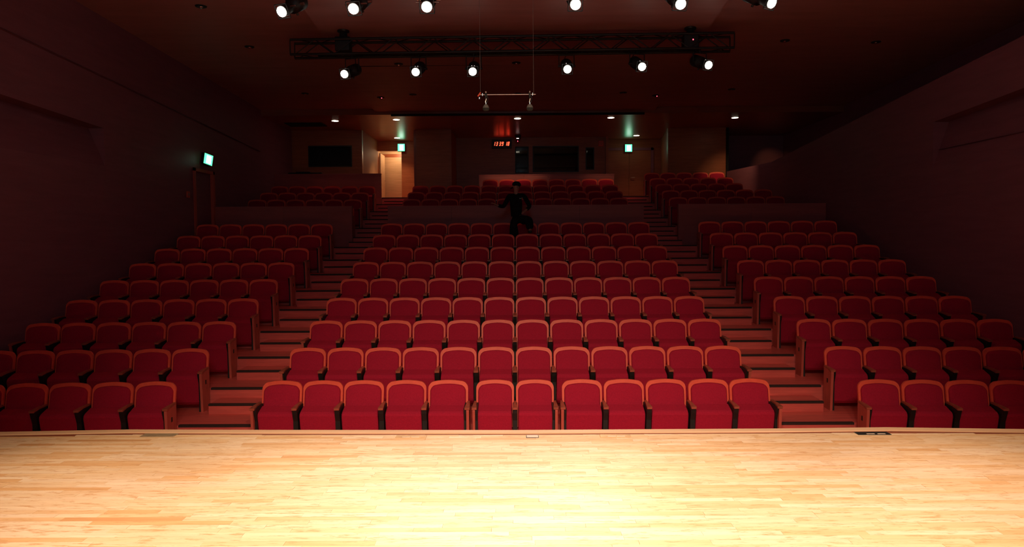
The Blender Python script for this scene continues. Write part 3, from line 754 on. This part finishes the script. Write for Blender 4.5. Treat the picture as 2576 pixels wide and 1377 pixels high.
# local coords: x right in view, y away from camera, z up from floor
# viewer-left arm reaches out, viewer-right hand rests on the raised thigh
sl, el, wl, hl = (-.165, 0, 1.47), (-.30, -.05, 1.22), (-.46, -.14, 1.255), (-.55, -.19, 1.31)
sr, er, wr, hr = (.185, 0, 1.49), (.325, .03, 1.23), (.225, -.12, 1.13), (.175, -.17, 1.10)
hipl, kneel, ankl, footl = (-.075, .0, .93), (-.05, -.03, .50), (-.06, .03, .09), (-.06, -.12, .045)
hipr, kneer, ankr, footr = (.10, .0, .93), (.30, -.28, .91), (.32, -.33, .69), (.32, -.43, .625)
body = [(0, 0, .95, .10, .09), (0, 0, 1.15, .11, .08), (0, 0, 1.38, .12, .09), (0, -.005, 1.50, .055), (0, -.02, 1.57, .052),
        (.005, -.035, 1.65, .070, .085), (.01, -.03, 1.735, .072, .088),
        (*sl, .05), (*el, .036), (*wl, .024), (*sr, .05), (*er, .036), (*wr, .024),
        (*hipl, .08), (*kneel, .05), (*ankl, .036), (*footl, .035), (*hipr, .08), (*kneer, .05), (*ankr, .036), (*footr, .035)]
be = [(0, 1), (1, 2), (2, 3), (3, 4), (4, 5), (5, 6), (2, 7), (7, 8), (8, 9), (2, 10), (10, 11), (11, 12), (0, 13), (13, 14), (14, 15), (15, 16), (0, 17), (17, 18), (18, 19), (19, 20)]
def hand(nodes, edges, wi, w, dirv, up_):
    d = Vector(dirv).normalized(); u = Vector(up_); u = (u-d*u.dot(d)).normalized(); s = d.cross(u)
    w = Vector(w); p = w+d*.055; nodes.append((*p, .028, .018)); pi_ = len(nodes)-1; edges.append((wi, pi_))
    for i, (off, ln) in enumerate(((-.028, .072), (-.009, .082), (.010, .076), (.028, .060))):
        a = p+s*off+d*.028; b = a+d*ln*.5-u*.008; c = b+d*ln*.4-u*.022; last = pi_
        for q in (a, b, c): nodes.append((*q, .0095)); edges.append((last, len(nodes)-1)); last = len(nodes)-1
    a = w+d*.03-s*.035; b = a+d*.03-s*.022-u*.01; last = pi_
    for q in (a, b): nodes.append((*q, .011)); edges.append((last, len(nodes)-1)); last = len(nodes)-1
hand(body, be, 9, wl, Vector(hl)-Vector(wl), (0, -.3, 1)); hand(body, be, 12, wr, Vector(hr)-Vector(wr), (-.6, -.5, .6))
skin_mesh('body', body, be, M['skin'], P, 2)
fd = Vector((.55, -.80, -.18)).normalized(); hc = Vector((.008, -.03, 1.685)); fs_ = fd.cross(Vector((0, 0, 1))).normalized()
MB().lathe(hc+fd*.078+Vector((0, 0, -.012)), fd, [(0, .016), (.018, .011), (.026, .005)], 8).build('nose', M['skin'], P)
mb = MB()
for s in (-1, 1): mb.lathe(hc+fd*.074+fs_*s*.030+Vector((0, 0, .012)), fd, [(0, .011), (.006, .008), (.008, .003)], 8)
mb.build('eyes', M['black'], P)
MB().cyl(hc+fd*.080-fs_*.022+Vector((0, 0, -.048)), hc+fd*.080+fs_*.022+Vector((0, 0, -.048)), .005, n=6).build('mouth', M['red_plastic'], P)
mb = MB()
for s in (-1, 1): mb.lathe(hc+fs_*s*.072-fd*.005, fs_*s, [(0, .024), (.01, .028), (.016, .020)], 10)
mb.build('ears', M['skin'], P)
shirt = [(0, 0, .90, .135, .105), (0, 0, 1.10, .142, .105), (0, 0, 1.32, .165, .115), (0, -.0, 1.46, .115, .085), (0, -.008, 1.535, .060, .058),
         (*sl, .068), (*el, .056), (-.435, -.127, 1.252, .043), (*sr, .068), (*er, .056), (.240, -.10, 1.143, .043)]
skin_mesh('shirt', shirt, [(0, 1), (1, 2), (2, 3), (3, 4), (3, 5), (5, 6), (6, 7), (3, 8), (8, 9), (9, 10)], M['cloth_black'], P)
tr_ = [(0, 0, .95, .135, .11), (0, 0, .86, .135, .11), (*hipl, .115), (*kneel, .115), (-.06, .02, .14, .09), (*hipr, .115), (.19, -.12, .90, .125), (*kneer, .11), (.31, -.325, .76, .10), (.32, -.34, .67, .085)]
skin_mesh('trousers', tr_, [(0, 1), (1, 2), (2, 3), (3, 4), (1, 5), (5, 6), (6, 7), (7, 8), (8, 9)], M['cloth_black'], P)
for (a, f) in ((ankl, footl), (ankr, footr)):
    a = Vector(a); f = Vector(f)
    skin_mesh('shoe', [(a.x, a.y+.02, f.z+.005, .046, .04), (a.x, a.y-.08, f.z, .046, .034), (a.x, a.y-.19, f.z-.008, .038, .026)], [(0, 1), (1, 2)], M['black'], P)
# cap worn with the peak turned back to the left
cu = Vector((.12, .05, 1)).normalized(); cb = hc+Vector((0, .0, .035))
MB().lathe(cb, cu, [(0, .103), (.03, .104), (.06, .094), (.085, .070), (.10, .035), (.103, .008)], 20).build('cap', M['cloth_black'], P)
pd = Vector((-.9, .25, -.35)).normalized(); ps = pd.cross(Vector((0, 0, 1))).normalized(); pn = ps.cross(pd)
vs = []
for tt in range(7):
    a = -1+2*tt/6; vs += [tuple(cb+pd*.085+ps*a*.075), tuple(cb+pd*(.085+.085*(1-a*a*.75))+ps*a*.068-Vector((0, 0, .012)))]
vs2 = [tuple(Vector(v)-pn*.006) for v in vs]; n = len(vs)
fs2 = [(2*i, 2*i+1, 2*i+3, 2*i+2) for i in range(6)]+[(n+2*i+2, n+2*i+3, n+2*i+1, n+2*i) for i in range(6)]
fs2 += [(2*i+1, n+2*i+1, n+2*i+3, 2*i+3) for i in range(6)]+[(0, n, n+1, 1), (12, 13, n+13, n+12)]+[(2*i, 2*i+2, n+2*i+2, n+2*i) for i in range(6)]
MB().add(vs+vs2, fs2).build('cap_peak', M['cloth_black'], P)
MB().box(.075, .125, -.118, -.112, 1.405, 1.418).build('shirt_print', M['print_white'], P)
